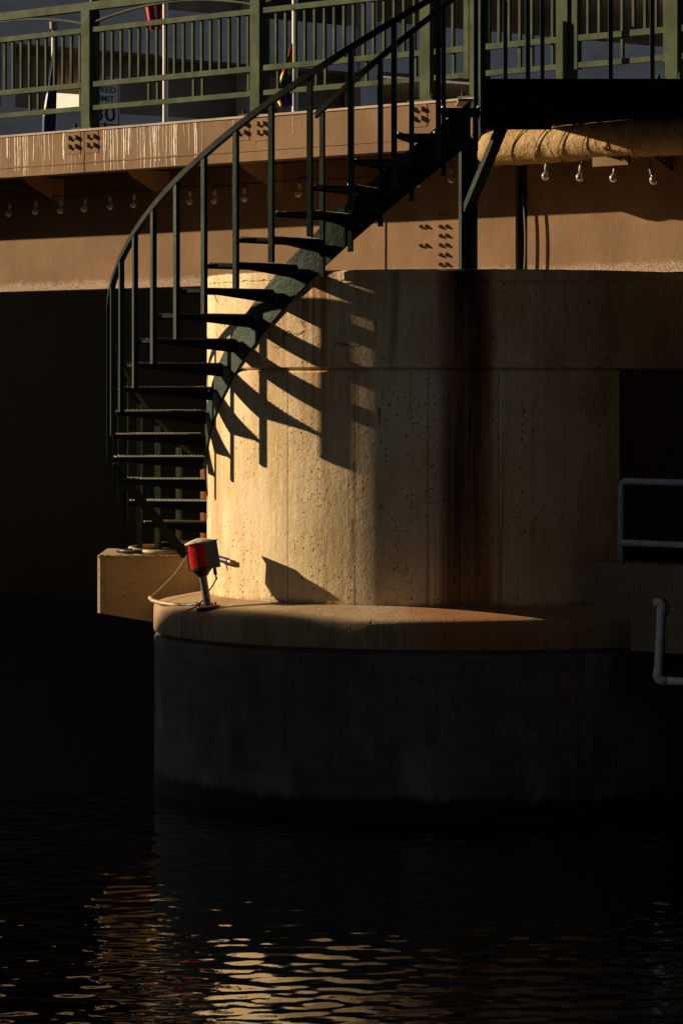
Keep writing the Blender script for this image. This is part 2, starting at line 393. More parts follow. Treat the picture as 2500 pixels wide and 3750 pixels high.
# ================================================================== SETTING
# river: fine wave grid in front of the pier, coarse beyond
def axis(lo, hi, f0, f1, step, n):
    a = np.arange(f0, f1 + 1e-6, step); k = np.linspace(0, 1, n)[1:] ** 2.2
    return np.concatenate([(f0 - (f0 - lo) * k)[::-1], a, f1 + (hi - f1) * k])
gx = axis(-400, 400, -2.6, 2.9, 0.02, 16); gy = axis(-60, 600, 16.5, 30, 0.022, 16)
X, Y = np.meshgrid(gx, gy)
rng = np.random.default_rng(5)
Z = np.zeros_like(X)
for i in range(70):
    lam = 0.12 * (0.42 / 0.12) ** rng.random() if i < 60 else rng.uniform(0.5, 1.1)
    th = rng.normal(math.radians(84), 0.7) + (math.pi if rng.random() < 0.3 else 0)
    k = 2 * math.pi / lam; amp = (0.00115 if i < 60 else 0.0006) * lam ** 1.0 * (0.6 + 0.8 * rng.random())
    wx = X + 0.04 * np.sin(1.7 * Y + i); wy = Y + 0.05 * np.sin(1.3 * X + 2 * i)
    Z += amp * np.sin(k * (wx * math.cos(th) + wy * math.sin(th)) + rng.random() * 6.283)
fade = np.clip((X + 4.0) / 1.4, 0, 1) * np.clip((4.3 - X) / 1.4, 0, 1) * np.clip((Y - 14.5) / 1, 0, 1) * np.clip((31 - Y) / 1.5, 0, 1)
Z = WATER + Z * fade
ny, nx = X.shape
me = bpy.data.meshes.new('river_water')
co = np.stack([X, Y, Z], -1).reshape(-1, 3).astype(np.float32)
idx = np.arange(nx * ny).reshape(ny, nx)
q = np.stack([idx[:-1, :-1], idx[:-1, 1:], idx[1:, 1:], idx[1:, :-1]], -1).reshape(-1, 4)
me.vertices.add(len(co)); me.vertices.foreach_set('co', co.ravel())
me.loops.add(q.size); me.loops.foreach_set('vertex_index', q.ravel().astype(np.int32))
me.polygons.add(len(q)); me.polygons.foreach_set('loop_start', np.arange(0, q.size, 4, dtype=np.int32))
me.polygons.foreach_set('use_smooth', np.ones(len(q), bool)); me.update(); me.validate()
me.materials.append(M['water'])
o = bpy.data.objects.new('river_water', me); COL.objects.link(o); tag(o, 'dark rippled river water', kind='structure')
b_ = MB(); b_.quadbox([(-800, -400, -7), (800, -400, -7), (800, 1400, -7), (-800, 1400, -7)], [(-800, -400, -6.5), (800, -400, -6.5), (800, 1400, -6.5), (-800, 1400, -6.5)])
tag(b_.build('riverbed', M['dark']), 'muddy bed of the river', kind='structure')
# far bank street ground
b_ = MB(); bbox(b_, -160, -36, -150, -0.4, 1.6, 2.2); tag(b_.build('street_ground', M['asphalt']), 'street level ground on the far bank', kind='structure')
# near-black wall added below the deck to keep that space dark
b_ = MB(); bbox(b_, -36, 40, -14.6, -14.0, -6.4, 1.97); tag(b_.build('dark_backing_wall', M['dark']), 'near-black wall added to keep the void under the bridge dark', 'wall')

# ------------------------------------------------------------------ unseen blocks added to cut sky fill and shape the sun (outside the frame)
def slab(name, pts, z0, z1, m, label):
    mb = MB(); pts = [Vector(p) for p in pts]
    a = sum(pts[i].x * pts[(i + 1) % len(pts)].y - pts[(i + 1) % len(pts)].x * pts[i].y for i in range(len(pts)))
    if a < 0: pts.reverse()
    mb.quadbox([(p.x, p.y, z0) for p in pts], [(p.x, p.y, z1) for p in pts])
    return tag(mb.build(name, m), label, 'building')
def bq(*sb): return [B(s, b, 0) for s, b in sb]
slab('riverside_light_blocker', bq((25.5, 1.5), (60, 1.5), (60, 400), (25.5, 400)), -5, 105, M['blocker_black'], 'unseen tall dark block added behind the viewer to cut skylight')  # added to cut the sky fill from behind the viewer
slab('corner_light_blocker', bq((25.5, -17), (60, -17), (60, -120), (25.5, -120)), -5, 22, M['blocker_black'], 'unseen dark block added across the street on the near bank to cut skylight')  # added to trim sky fill from the right
PL = Vector((-SUN_H.y * -1, -SUN_H.x, 0)).normalized()      # across the sunbeam
def sb(al, la): return C + SUN_H * al + PL * (la - C.dot(PL))
slab('street_end_light_blocker', bq((44, -16.9), (60, -16.9), (60, 1.4), (44, 1.4)), -5, 90, M['blocker_black'], 'unseen tall dark block added to close the sky gap over the street')  # added to plug the bright gap above the street
slab('bank_row_light_blocker', bq((-36.5, 4), (-40, 4), (-40, 23), (-36.5, 23)), -5, 11.6, M['blocker_black'], 'unseen low dark block added on the far bank to keep sun off the water')  # added so that sun stays off the water by the pier
slab('tower_light_blocker', [sb(46, 25.3), sb(64, 25.3), sb(64, -20), sb(46, -20)], -5, 78, M['blocker_black'], 'unseen tall slab added left of the bridge to keep sun off the near bank')  # added to shade the near-bank blocks from the sun
slab('street_corner_light_blocker', [sb(50, 36.5), sb(64, 36.5), sb(64, 45.5), sb(50, 45.5)], -5, 70, M['blocker_black'], 'unseen tall narrow block added to cut the sky glow beside the sun')  # added to narrow the glow of sky beside the sun
# unseen low block added; its roof edge sets the shadow on the pier's ledge
e = Vector((0.68, -0.73, 0)).normalized(); mm = Vector((-0.73, -0.68, 0)).normalized()
q0 = Vector((-1.5, 29.9, 0)); rise = math.tan(SUN_EL) / SUN_H.dot(mm); dist = 7.0
roof = -1.93 + rise * dist
q1 = q0 + mm * dist
slab('ledge_shadow_blocker', [q1 - e * 14.6, q1, q1 + mm * 5, q1 - e * 14.6 + mm * 5], -5, roof, M['blocker_black'], 'unseen low flat block added to cast the shadow edge on the pier ledge')

# ------------------------------------------------------------------ building across the street
bd = thing('concrete_building', 'violet grey concrete building with brown recessed floors behind the bridge railing', 'building', B(-46, -40, 2.2))
def part(name, m, rects, s_front, s_back, parent=bd):
    mb = MB()
    for b0, b1, z0, z1 in rects: bbox(mb, s_back, s_front, b0, b1, z0, z1)
    return mb.build(name, m, parent)
# b runs from about -30 (left edge of the picture) to about -53 (right edge)
part('lower_wall', M['violet'], [(-12, -70, 2.2, 6.32)], -45, -45.5)
part('recessed_wall', M['brown'], [(-12, -31.75, 6.32, 7.86), (-32.9, -42.2, 6.32, 7.86)], -45.7, -46.2)
part('spandrel', M['violet'], [(-12, -34.4, 7.78, 12.5)], -45, -46)
part('spandrel', M['violet'], [(-34.4, -41.6, 7.72, 8.86)], -45, -46)
part('soffit_wall', M['brown'], [(-34.4, -38.0, 8.86, 9.9)], -45.5, -46.0)
part('soffit_wall', M['dbrown'], [(-38.0, -41.6, 8.70, 9.9)], -45.5, -46.0)
part('spandrel', M['violet'], [(-34.4, -41.6, 9.9, 12.5)], -45, -46)
part('pillar', M['violet'], [(-29.7, -30.1, 6.32, 7.78)], -45.02, -45.69)
part('pillar', M['whitewall'], [(-37.35, -37.75, 6.32, 7.72)], -45.02, -45.69)  # white colour stands in for sunlight on this pillar
part('pillar', M['whitewall'], [(-37.35, -37.75, 8.86, 9.9)], -45.02, -45.49)  # upper length of that pillar, sunlight painted in as white
part('pillar', M['violet'], [(-40.75, -41.3, 6.32, 9.9)], -44.9, -45.49)
part('recessed_wall', M['dbrown'], [(-41.6, -70, 6.32, 7.80)], -46.5, -47)
part('spandrel', M['violet'], [(-41.6, -70, 7.80, 9.05)], -45.1, -46)
part('recessed_wall', M['dbrown'], [(-41.6, -70, 9.05, 10.6)], -46.4, -47)
part('spandrel', M['violet'], [(-41.6, -70, 10.6, 14)], -45, -46)
part('floor_slab', M['brown'], [(-12, -70, 6.05, 6.30)], -45.55, -57)
part('ceiling_slab', M['brown'], [(-12, -41.5, 7.90, 8.1)], -46.3, -57)
b_ = MB(); bbox(b_, -120, -60, -60, -53, 2.2, 11.5)
tag(b_.build('white_building', M['whitewall']), 'sunlit white wall seen through the gap in the grey building', 'building')

# ================================================================== BRIDGE
br = thing('bridge', 'tan painted steel bridge with deep fascia and riveted girder', 'bridge', B(0, -8, 0))
ZT, ZB = 2.382, 1.976
SEAM = -4.63
fas = []
for s0, s1 in ((-40, SEAM - 0.008), (SEAM + 0.008, 0.55), (0.72, 24)):
    mb = MB(); bbox(mb, s0, s1, -0.22, 0, ZB if s0 < 0.6 else 2.2, ZT - 0.02)
    f = mb.build('fascia_beam', M['tan'], br); fas.append(f)
    if s0 > 0.6: continue
    mb = MB(); bbox(mb, s0, s1, 0.0, 0.006, ZB + 0.085, ZB + 0.099)     # weld line
    mb.build('weld_bead', M['tan'], f)
mb = MB()
s = -40.0
while s < 24:
    l = rnd.uniform(0.9, 1.4); bbox(mb, s, min(s + l - 0.004, 24), -0.5, 0.008 + rnd.uniform(0, 0.004), ZT - 0.02, ZT); s += l
mb.build('coping', M['cap'], br)
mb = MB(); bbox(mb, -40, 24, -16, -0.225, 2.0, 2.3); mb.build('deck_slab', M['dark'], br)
mb = MB(); bbox(mb, -40, 24, -15.5, -0.6, 2.302, 2.33); mb.build('roadway', M['asphalt'], br)
# bolts on the fascia (plate pad with four heads)
def fascia_bolts(pts, fobj):
    ss_ = [p[0] for p in pts]; zs = [p[1] for p in pts]
    mb = MB(); bbox(mb, min(ss_) - 0.055, max(ss_) + 0.055, 0.0, 0.005, min(zs) - 0.075, max(zs) + 0.045)
    mb.build('gusset_pad', M['tan'], fobj)
    for s, z in pts:
        mb = MB(); mb.cyl(B(s, 0.004, z), B(s, 0.034, z), 0.0215, 0.0205, 14); mb.build('bolt', M['tan'], fobj, smooth=True, autosmooth=40)
fascia_bolts([(s - 0.03, z) for s in (-4.815, -4.715) for z in (2.308, 2.226)], fas[0])
fascia_bolts([(s - 0.03, z) for s in (-4.535, -4.445) for z in (2.307, 2.227)], fas[1])
fascia_bolts([(s - 0.03, z) for s in (-2.405, -2.305) for z in (2.312, 2.238)], fas[1])
fascia_bolts([(s - 0.03, z) for s in (-2.125, -2.045) for z in (2.302, 2.226)], fas[1])
fascia_bolts([(s - 0.02, z) for s in (-0.125, -0.031) for z in (2.32, 2.242)], fas[1])
# pale paint that has run down the fascia
def drips(lst, fobj, m='drip'):
    mb = MB()
    for s, wd, ln in lst:
        z = ZT - 0.02; zz = z; ds = 0; prev = None; n = 10; ln = min(ln, ZT - 0.02 - ZB - 0.004)
        for i in range(n + 1):
            t = i / n; zz = z - ln * t; ds += rnd.uniform(-0.004, 0.0055); w_ = wd * (0.75 + rnd.uniform(0, 0.5)) * (1 if t < 0.9 else 0.7)
            cur = (s + ds - w_, s + ds + w_, zz)
            if prev:
                a, b, zp = prev; c, d, zc = cur
                lo = [B(c, 0.0003, zc), B(d, 0.0003, zc), B(d, 0.0095, zc), B(c, 0.0095, zc)]
                hi = [B(a, 0.0003, zp), B(b, 0.0003, zp), B(b, 0.0095, zp), B(a, 0.0095, zp)]
                lo = [B(c, 0.0003, zc), B(d, 0.0003, zc), B(d, 0.0022, zc), B(c, 0.0022, zc)]
                hi = [B(a, 0.0003, zp), B(b, 0.0003, zp), B(b, 0.0022, zp), B(a, 0.0022, zp)]
                k = len(mb.v); mb.v += [tuple(p) for p in lo + hi]
                for fc in ((3, 2, 6, 7), (0, 3, 7, 4), (2, 1, 5, 6), (0, 1, 2, 3), (7, 6, 5, 4)): mb.f.append(tuple(k + i_ for i_ in fc)); mb.mi.append(0)
            prev = cur
    o = mb.build('paint_drip', M[m], fobj); o['kind'] = 'stuff'
def dl(ss_, big=()):
    out = []
    for s in ss_: out.append((s, 0.0085 if s in big else rnd.choice((0.0025, 0.0035, 0.0045, 0.0055)), rnd.choice((0.42, 0.42, 0.42, 0.33, 0.25, 0.2))))
    return out
drips(dl([-5.82, -5.69, -5.65, -5.61, -5.56, -5.54, -5.51, -5.49, -5.40, -5.25, -5.23, -5.17, -5.11, -4.94, -4.84, -4.70], (-5.82, -4.94)), fas[0])
drips(dl([-4.47, -4.34, -4.31, -4.24, -4.20, -4.15, -4.04, -4.01, -3.96, -3.80, -3.76, -3.66, -3.63, -3.61, -3.59, -3.57, -3.54, -3.48, -3.43, -3.38, -3.32, -3.29, -3.12, -3.04, -3.02, -3.35, -3.31], (-4.04, -3.96, -3.32)), fas[1])

M['drip_faint'] = plain('faint_paint_drip', (0.36, 0.26, 0.18), 0.6, var=0.3)
drips([(rnd.uniform(-6.4, -4.75), 0.004, rnd.uniform(0.1, 0.42)) for _ in range(16)], fas[0], 'drip_faint')
drips([(rnd.uniform(-4.35, -2.9), 0.004, rnd.uniform(0.1, 0.42)) for _ in range(24)] + [(-2.5, 0.004, 0.3), (-1.7, 0.004, 0.2)], fas[1], 'drip_faint')
# main girder set back behind the fascia
gird = []
GB = -0.75
for s0, s1 in ((-40, 0.307), (0.447, 24)):
    mb = MB(); bbox(mb, s0, s1, GB - 0.03, GB, 0.94, 2.0); g = mb.build('girder_web', M['tan'], br); gird.append(g)
    mb = MB(); bbox(mb, s0, s1, GB - 0.16, GB + 0.09, 0.905, 0.938); mb.build('bottom_flange', M['tan'], g)
for s in (-1.32,): 
    mb = MB(); bbox(mb, s, s + 0.012, GB, GB + 0.01, 0.94, 2.0); mb.build('stiffener', M['tan'], gird[0])
mb = MB(); bbox(mb, 0.2, 0.55, GB - 0.5, GB - 0.32, 0.9, 2.0); mb.build('joint_backing', M['dark'], br)  # near-black plate behind the gap between the girders
for s in (-0.855, -0.785):
    for z in (1.371, 1.205): 
        mb = MB(); mb.cyl(B(s, GB, z), B(s, GB + 0.018, z), 0.018, 0.016, 6); mb.cyl(B(s, GB + 0.018, z), B(s, GB + 0.034, z), 0.010, n=8); mb.build('bolt', M['tan'], gird[0])
for s in (-0.61, -0.53):
    for z in (1.455, 1.364, 1.284, 1.203, 1.118, 1.035):
        mb = MB(); mb.cyl(B(s, GB, z), B(s, GB + 0.018, z), 0.018, 0.016, 6); mb.cyl(B(s, GB + 0.018, z), B(s, GB + 0.034, z), 0.010, n=8); mb.build('bolt', M['tan'], gird[0])
# cantilever brackets below the deck edge
for s in (-5.9, -4.3, -2.7, -1.1, 2.1, 3.7):
    mb = MB(); pts = [(-0.225, 1.995), (GB + 0.001, 1.995), (GB + 0.001, 1.72), (-0.3, 1.93)]
    lo = [B(s, b, z) for b, z in pts]; hi = [B(s + 0.015, b, z) for b, z in pts]; mb.quadbox(lo, hi); mb.build('cantilever_bracket', M['tan'], br)
# steel lug that catches the light right of the platform
mb = MB(); bbox(mb, 2.03, 2.42, 0.08, 0.11, 1.735, 1.81); mb.build('steel_lug', M['tan'], br)

# cables in the joint
for k, (ds, bb) in enumerate(((0.0, 0.05), (0.045, 0.09))):
    pts = [B(0.46 + ds + 0.03 * math.sin(3 * t) - 0.03 * t, GB + bb, 0.89 + 0.75 * t) for t in [i / 12 for i in range(13)]]
    o = MB().tube(pts, 0.011, 8).build('cable', M['black'], smooth=True)
    tag(o, ('black cable nearest the girder joint, dropping to the pier top', 'outer black cable bowed in front of the girder joint')[k], 'cable', 'cables dropping from the girder joint')

# ------------------------------------------------------------------ bridge railing
rl = thing('bridge_railing', 'green painted steel railing along the edge of the bridge', 'railing', B(-2, -0.13, ZT))
SH = -0.075
Z_UP = (3.293, 3.341); Z_MID = (2.78, 2.829); Z_LOW = (2.561, 2.606)
POSTS = [-7.0, -4.62, -2.204, -0.017, 0.587, 1.597, 2.80, 4.0, 5.2]
for s in POSTS:
    s += SH; mb = MB(); wd = 0.0625 if s < 2 else 0.065
    bbox(mb, s - wd, s + wd, -0.185, -0.06, ZT + 0.018, 3.502); p = mb.build('post', M['green'], rl)
    mb = MB(); bbox(mb, s - 0.15, s + 0.15, -0.25, -0.005, ZT, ZT + 0.018); mb.build('base_plate', M['green'], p)
    for ds in (-0.115, 0.115):
        for bb in (-0.04, -0.21):
            mb = MB(); mb.cyl(B(s + ds, bb, ZT + 0.018), B(s + ds, bb, ZT + 0.05), 0.016, n=6); mb.cyl(B(s + ds, bb, ZT + 0.05), B(s + ds, bb, ZT + 0.07), 0.009, n=6)
            mb.build('anchor_bolt', M['green'], p)
def rail(name, s0, s1, z0, z1, b0=-0.15, b1=-0.072):
    mb = MB(); bbox(mb, s0, s1, b0, b1, z0, z1); return mb.build(name, M['green'], rl)
for s0, s1 in ((-7.2, 0.45), (0.5, 5.4)): rail('top_rail', s0, s1, 3.503, 3.578, -0.165, -0.08)
PANELS = [(-7.0, -4.62), (-4.62, -2.204), (-2.204, -0.017), (-0.017, 0.44), (0.587, 1.597), (1.757, 2.70), (2.80, 4.0), (4.0, 5.2)]
LONG = {0: [-6.93 + 0.129 * k for k in range(8)] + [-5.897, -5.77, -5.64, -5.511, -5.381, -5.252, -5.123, -4.994, -4.865, -4.736],
        1: [-4.50, -4.38, -4.252, -4.121, -3.987, -3.86, -3.734, -3.602, -3.477, -3.347, -3.22, -3.089, -2.964, -2.839, -2.713, -2.584, -2.455, -2.325],
        2: [-2.07, -1.944, -1.819, -1.69, -1.564, -1.436, -1.308, -1.181, -1.056, -0.933, -0.803, -0.679, -0.548, -0.42, -0.299, -0.17],
        3: [0.141, 0.30], 4: [0.73, 0.85, 0.969, 1.095, 1.233, 1.35, 1.47], 5: [1.87, 1.996, 2.12, 2.249, 2.374, 2.499, 2.62],
        6: [2.95 + 0.128 * k for k in range(8)], 7: [4.15 + 0.128 * k for k in range(8)]}
SHORT = {0: [-6.2, -5.504, -5.373, -4.727], 1: [-3.715, -3.589, -3.076, -2.951, -2.316], 2: [-1.921, -1.413, -1.294, -0.767, -0.151], 3: [0.31], 4: [1.095, 1.233, 1.47], 5: [2.249], 6: [3.4], 7: [4.6]}
for i, (s0, s1) in enumerate(PANELS):
    framed0 = i == 5; a = s0 + SH + (0.066 if not framed0 else 0.0); b = s1 + SH - 0.066
    if i in (3, 5): b = s1 + SH
    for nm, (z0, z1) in (('upper_rail', Z_UP), ('middle_rail', Z_MID), ('lower_rail', Z_LOW)): rail(nm, a, b, z0, z1, -0.128, -0.078)
    if i in (3, 5): rail('end_bar', b, b + 0.06, Z_LOW[0] - 0.01, 3.42, -0.13, -0.074)
    if i == 5: rail('end_bar', a - 0.06, a, Z_LOW[0] - 0.01, 3.42, -0.13, -0.074)
    for s in LONG[i]:
        mb = MB(); s += SH - 0.02; bbox(mb, s - 0.0125, s + 0.0125, -0.122, -0.097, Z_MID[1], Z_UP[0]); mb.build('baluster', M['green'], rl)
    for s in SHORT[i]:
        mb = MB(); s += SH - 0.02; bbox(mb, s - 0.0125, s + 0.0125, -0.122, -0.097, Z_LOW[1], Z_MID[0]); mb.build('short_baluster', M['green'], rl)
    if s1 - s0 > 0.8:   # shallow arched bar under the top rail
        mb = MB(); pts = []
        for k in range(25):
            t = k / 24; ss_ = a + (b - a) * t; h = 3.375 + 0.112 * (1 - (2 * t - 1) ** 2)
            pts.append((ss_, h))
        rings = [[B(s, -0.125, z), B(s, -0.09, z), B(s, -0.09, z + 0.017), B(s, -0.125, z + 0.017)] for s, z in pts]
        mb.loft(rings); mb.build('arched_bar', M['green'], rl)

# ------------------------------------------------------------------ insulated pipe under the platform
pip = thing('insulated_pipe', 'thick ochre wrapped pipe running below the steel landing platform', 'pipe', B(1.5, -0.15, 1.8))
pts = []; rad = []
for k in range(60):
    s = 0.62 + 0.1 * k; pts.append(B(s, -0.16 + 0.01 * math.sin(s * 3), 1.965 + 0.006 * math.sin(s * 4))); rad.append(0.150 + (0.004 if k % 3 == 0 else 0.0) + rnd.uniform(-0.002, 0.002))
pts = [B(0.52, -0.34, 1.965), B(0.545, -0.24, 1.965)] + pts; rad = [0.14, 0.147] + rad
MB().tube(pts, rad, 28).build('pipe_wrap', M['insul'], pip, smooth=True)
for k in range(9):
    s = 0.75 + 0.27 * k
    pp = [B(s + 0.09 * math.sin(t), -0.16 + 0.158 * math.cos(t), 1.965 + 0.158 * math.sin(t)) for t in [2 * math.pi * i / 24 for i in range(25)]]
    MB().tube(pp, 0.006, 6).build('wrap_seam', M['insul'], pip, smooth=True)

# ------------------------------------------------------------------ string lights
def make_bulb(name):
    r = thing(name, '', 'light bulb', (0, 0, 0))
    so_ = MB(); so_.lathe([(0.004, 0.0), (0.016, 0.0), (0.018, -0.012), (0.017, -0.05), (0.014, -0.056), (0.004, -0.056)], n=14); sk = so_.build('socket', M['socket'], r, True, local=True)
    gb = MB(); gb.lathe([(0.003, -0.054), (0.012, -0.052), (0.012, -0.060), (0.017, -0.066), (0.027, -0.077), (0.032, -0.093), (0.033, -0.100), (0.032, -0.107), (0.027, -0.121), (0.017, -0.131), (0.003, -0.135)], n=18)
    g = gb.build('globe', M['bulb'], r, True, local=True)
    cb = MB(); cb.cyl((0, 0, 0.0), (0, 0, 0.05), 0.005, n=8); cb.build('lead', M['black'], r, True, local=True)
    return r
b0 = make_bulb('string_bulb')
def place(src, first, loc, label, group, tilt=(0, 0)):
    if first: o = src
    else:
        o = src.copy(); COL.objects.link(o)
        for ch in src.children:
            c = ch.copy(); COL.objects.link(c); c.parent = o
    o.location = loc; o['label'] = label; o['group'] = group; o.rotation_euler = (tilt[0], tilt[1], rnd.uniform(0, 6)); return o
LEFTB = [(-6.563, 1.675), (-6.144, 1.682), (-5.759, 1.677), (-5.373, 1.68), (-5.0, 1.688), (-4.632, 1.692), (-3.819, 1.695), (-3.457, 1.69), (-3.046, 1.691), (-2.672, 1.701), (-2.28, 1.706), (-0.735, 1.735), (-0.327, 1.756)]
FAR = ('leftmost', 'second from left', 'third from left', 'fourth from left', 'fifth from left', 'rightmost')
MIDL = ('first bulb right of where the curved handrail crosses the bulb string', 'second bulb right of the curved handrail on the shaded string', 'third bulb right of the curved handrail on the shaded string', 'fourth bulb right of the curved handrail, beside a tall stair post', 'unlit bulb hanging right of the tall stair posts, last before the stringer')
for k, (s, z) in enumerate(LEFTB):
    if k < 6: l = FAR[k] + ' of the six dim bulbs under the far left fascia'
    elif k < 11: l = MIDL[k - 6]
    else: l = ('bulb in shade above the left pair of girder bolts', 'bulb in shade above the right pair of girder bolts')[k - 11]
    place(b0, k == 0, B(s, -0.6, z + 0.1), l, 'bulbs of the string hung under the shaded fascia', (rnd.uniform(-.1, .1), rnd.uniform(-.1, .1)))
for s, z, l, t in ((1.472, 1.683, 'small sunlit bulb nearest the girder joint, leftmost of four below the pipe', 0.1), (1.859, 1.657, 'sunlit bulb second from the girder joint below the ochre pipe', 0.15),
                (2.239, 1.634, 'sunlit round bulb left of the last one, under the lit steel lug', 0.2), (2.617, 1.602, 'sunlit round bulb nearest the right edge of the picture', 0.2)):
    place(b0, False, B(s, 0.06, z + 0.1), l, 'sunlit bulbs below the ochre pipe', (0.1, t))
pts = []
allb = [(-7.4, 1.63)] + LEFTB
for k in range(len(allb) - 1):
    (s0, z0), (s1, z1) = allb[k], allb[k + 1]
    for j in range(6):
        t = j / 6; pts.append(B(s0 + (s1 - s0) * t, -0.6 if s1 < 0.5 else (0.06 if s0 > 0.5 else -0.6 + 0.66 * t), z0 + (z1 - z0) * t + 0.145 - 0.05 * 4 * t * (1 - t) * min(1, (s1 - s0))))
tag(MB().tube(pts, 0.006, 6).build('light_string_cable', M['black'], smooth=True), 'black cable of the bulb string sagging under the fascia', 'cable')

# ================================================================== PIER
pier = thing('bridge_pier', 'round nosed concrete bridge pier rising from the river with a wide ledge', 'bridge pier', (C.x, C.y, WATER))
def obround(r, z, L=11.0, n=160):
    pts = [pol(A0 + (A1 - A0) * i / n, r, z) for i in range(n + 1)]
    a = pts[-1] + D * L; b = pts[0] + D * L
    return pts + [a, b]
def shaft_ring(r, z, n=160):
    pts = [pol(A0 + (125.9 - A0) * i / n, r, z) for i in range(n + 1)]
    b = pts[0] + D * 12
    return pts + [Vector((C.x + 1.36, C.y + 1.0, z)), b + U * 1.4, b]
RC, RL = 2.05, 2.486
# lower shaft with a chamfered joint at its top
zs = [-1.74, -1.5, -1.2, -0.9, -0.6, -0.3, 0.0, 0.082, 0.096]; rs = [RC] * 8 + [RC - 0.016]
mb = MB(); mb.loft([shaft_ring(r, z) for r, z in zip(rs, zs)]); mb.build('pier_shaft', M['shaft'], pier, True, autosmooth=25)
mb = MB(); mb.loft([shaft_ring(RC - 0.03, z) for z in (0.09, 0.115)]); mb.build('joint_recess', M['shaft'], pier, True, autosmooth=25)
zs = [0.110, 0.124, 0.3, 0.5, 0.7, 0.79, 0.80]; rs = [RC - 0.016] + [RC] * 4 + [RC, RC - 0.01]
mb = MB(); mb.loft([obround(r, z) for r, z in zip(rs, zs)]); mb.build('cap_beam', M['shaft'], pier, True, autosmooth=25)
# top slab: a thin lip with a ragged lower edge, ends at the right
n = 130; a0, a1 = -45, 118.5
def slab_ring(r, zf):
    pts = []
    for i in range(n + 1):
        a = a0 + (a1 - a0) * i / n
        rr = r + (0.022 if a > 62 else 0.0) * min(1, (a - 62) / 1.5 if a > 62 else 0)
        pts.append(pol(a, rr, zf(a)))
    return pts + [pts[-1] + D * 3.5, pts[0] + D * 5.0]
jit = [rnd.uniform(-1, 1) for _ in range(400)]
def zl(a): return 0.795 + 0.010 * jit[int((a + 60) * 1.1) % 400] + 0.006 * jit[int((a + 60) * 0.3) % 400] - (0.0 if a < 62 else 0.01)
mb = MB(); mb.loft([slab_ring(RC - 0.012, lambda a: 0.775), slab_ring(RC - 0.012, zl), slab_ring(RC, lambda a: zl(a) + 0.012), slab_ring(RC, lambda a: 0.858), slab_ring(RC - 0.014, lambda a: 0.872 + 0.002 * jit[int(a + 60)])])
mb.build('top_slab', M['shaft'], pier, True, autosmooth=28)
# ledge (sloped top, rounded nose) and drum
prof = [(2.04, -1.60), (2.04, -1.708), (2.12, -1.722), (2.25, -1.745), (2.36, -1.766), (2.44, -1.783), (2.468, -1.794), (2.480, -1.808), (RL, -1.828), (RL, -1.90), (RL, -1.99), (RL - 0.004, -2.012), (RL - 0.03, -2.02)]
mb = MB(); mb.loft([obround(r, z) for r, z in reversed(prof)]); mb.build('pier_ledge', M['ledge'], pier, True, autosmooth=32)
prof = [(RL - 0.035, -2.0), (RL - 0.035, -2.045), (RL - 0.012, -2.052), (RL - 0.006, -2.065)] + [(RL - 0.006, -2.1 - 0.15 * k) for k in range(8)] + [(RL - 0.0, -3.3), (RL, -6.6)]
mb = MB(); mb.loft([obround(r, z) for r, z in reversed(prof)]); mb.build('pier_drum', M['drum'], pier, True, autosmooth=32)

# corbel block that carries the foot of the stairs
blk = thing('corbel_block', 'chipped concrete block jutting from the pier under the stair foot', 'concrete block', (-2.0, 31.3, -1.44))
zt = -1.445
xs = [-2.02, -1.6, -1.1, 0.2]; yf, yb = 31.0, 32.35
def bz(x): return -1.925 - 0.135 * (x + 2.035) / 0.5 * 0.62
rings = [[(-2.042, yf + 0.03, zt), (-2.042, yb, zt), (-2.042, yb, bz(-2.04)), (-2.042, yf + 0.022, bz(-2.04)), (-2.042, yf + 0.022, zt - 0.03)]]
for x in xs: rings.append([(x, yf + 0.012, zt), (x, yb, zt), (x, yb, bz(x)), (x, yf, bz(x)), (x, yf, zt - 0.03)])
mb = MB(); mb.loft(rings); mb.build('block_body', M['block'], blk)
mb = MB()
for k in range(150):    # broken aggregate along the top arris
    x = rnd.uniform(-2.03, -0.95); s_ = rnd.uniform(0.004, 0.012); y = yf + rnd.uniform(0.0, 0.05)
    mb.box((x, y, zt - 0.006 + rnd.uniform(-0.014, 0.004)), (s_ * 1.4, rnd.uniform(-.004, .004), 0), (0, s_, rnd.uniform(-.003, .003)), (0, 0, s_ * 0.8))
o = mb.build('broken_edge', M['block'], blk); o['kind'] = 'stuff'
mb = MB()
for k in range(60):
    x = rnd.uniform(-2.02, -1.96); mb.box((x, yf - 0.0005, rnd.uniform(-1.9, -1.46)), (rnd.uniform(.002, .006), 0, 0.001), (0, 0.003, 0), (0, 0, rnd.uniform(.003, .008)))
for k in range(26):
    x = -1.72 + rnd.gauss(0, 0.06); z = -1.74 + rnd.gauss(0, 0.06); mb.box((x, yf - 0.001, z), (rnd.uniform(.006, .03), 0, rnd.uniform(.003, .015)), (0, 0.004, 0), (-.002, 0, 0.003))
o = mb.build('chipped_face', M['block'], blk); o['kind'] = 'stuff'

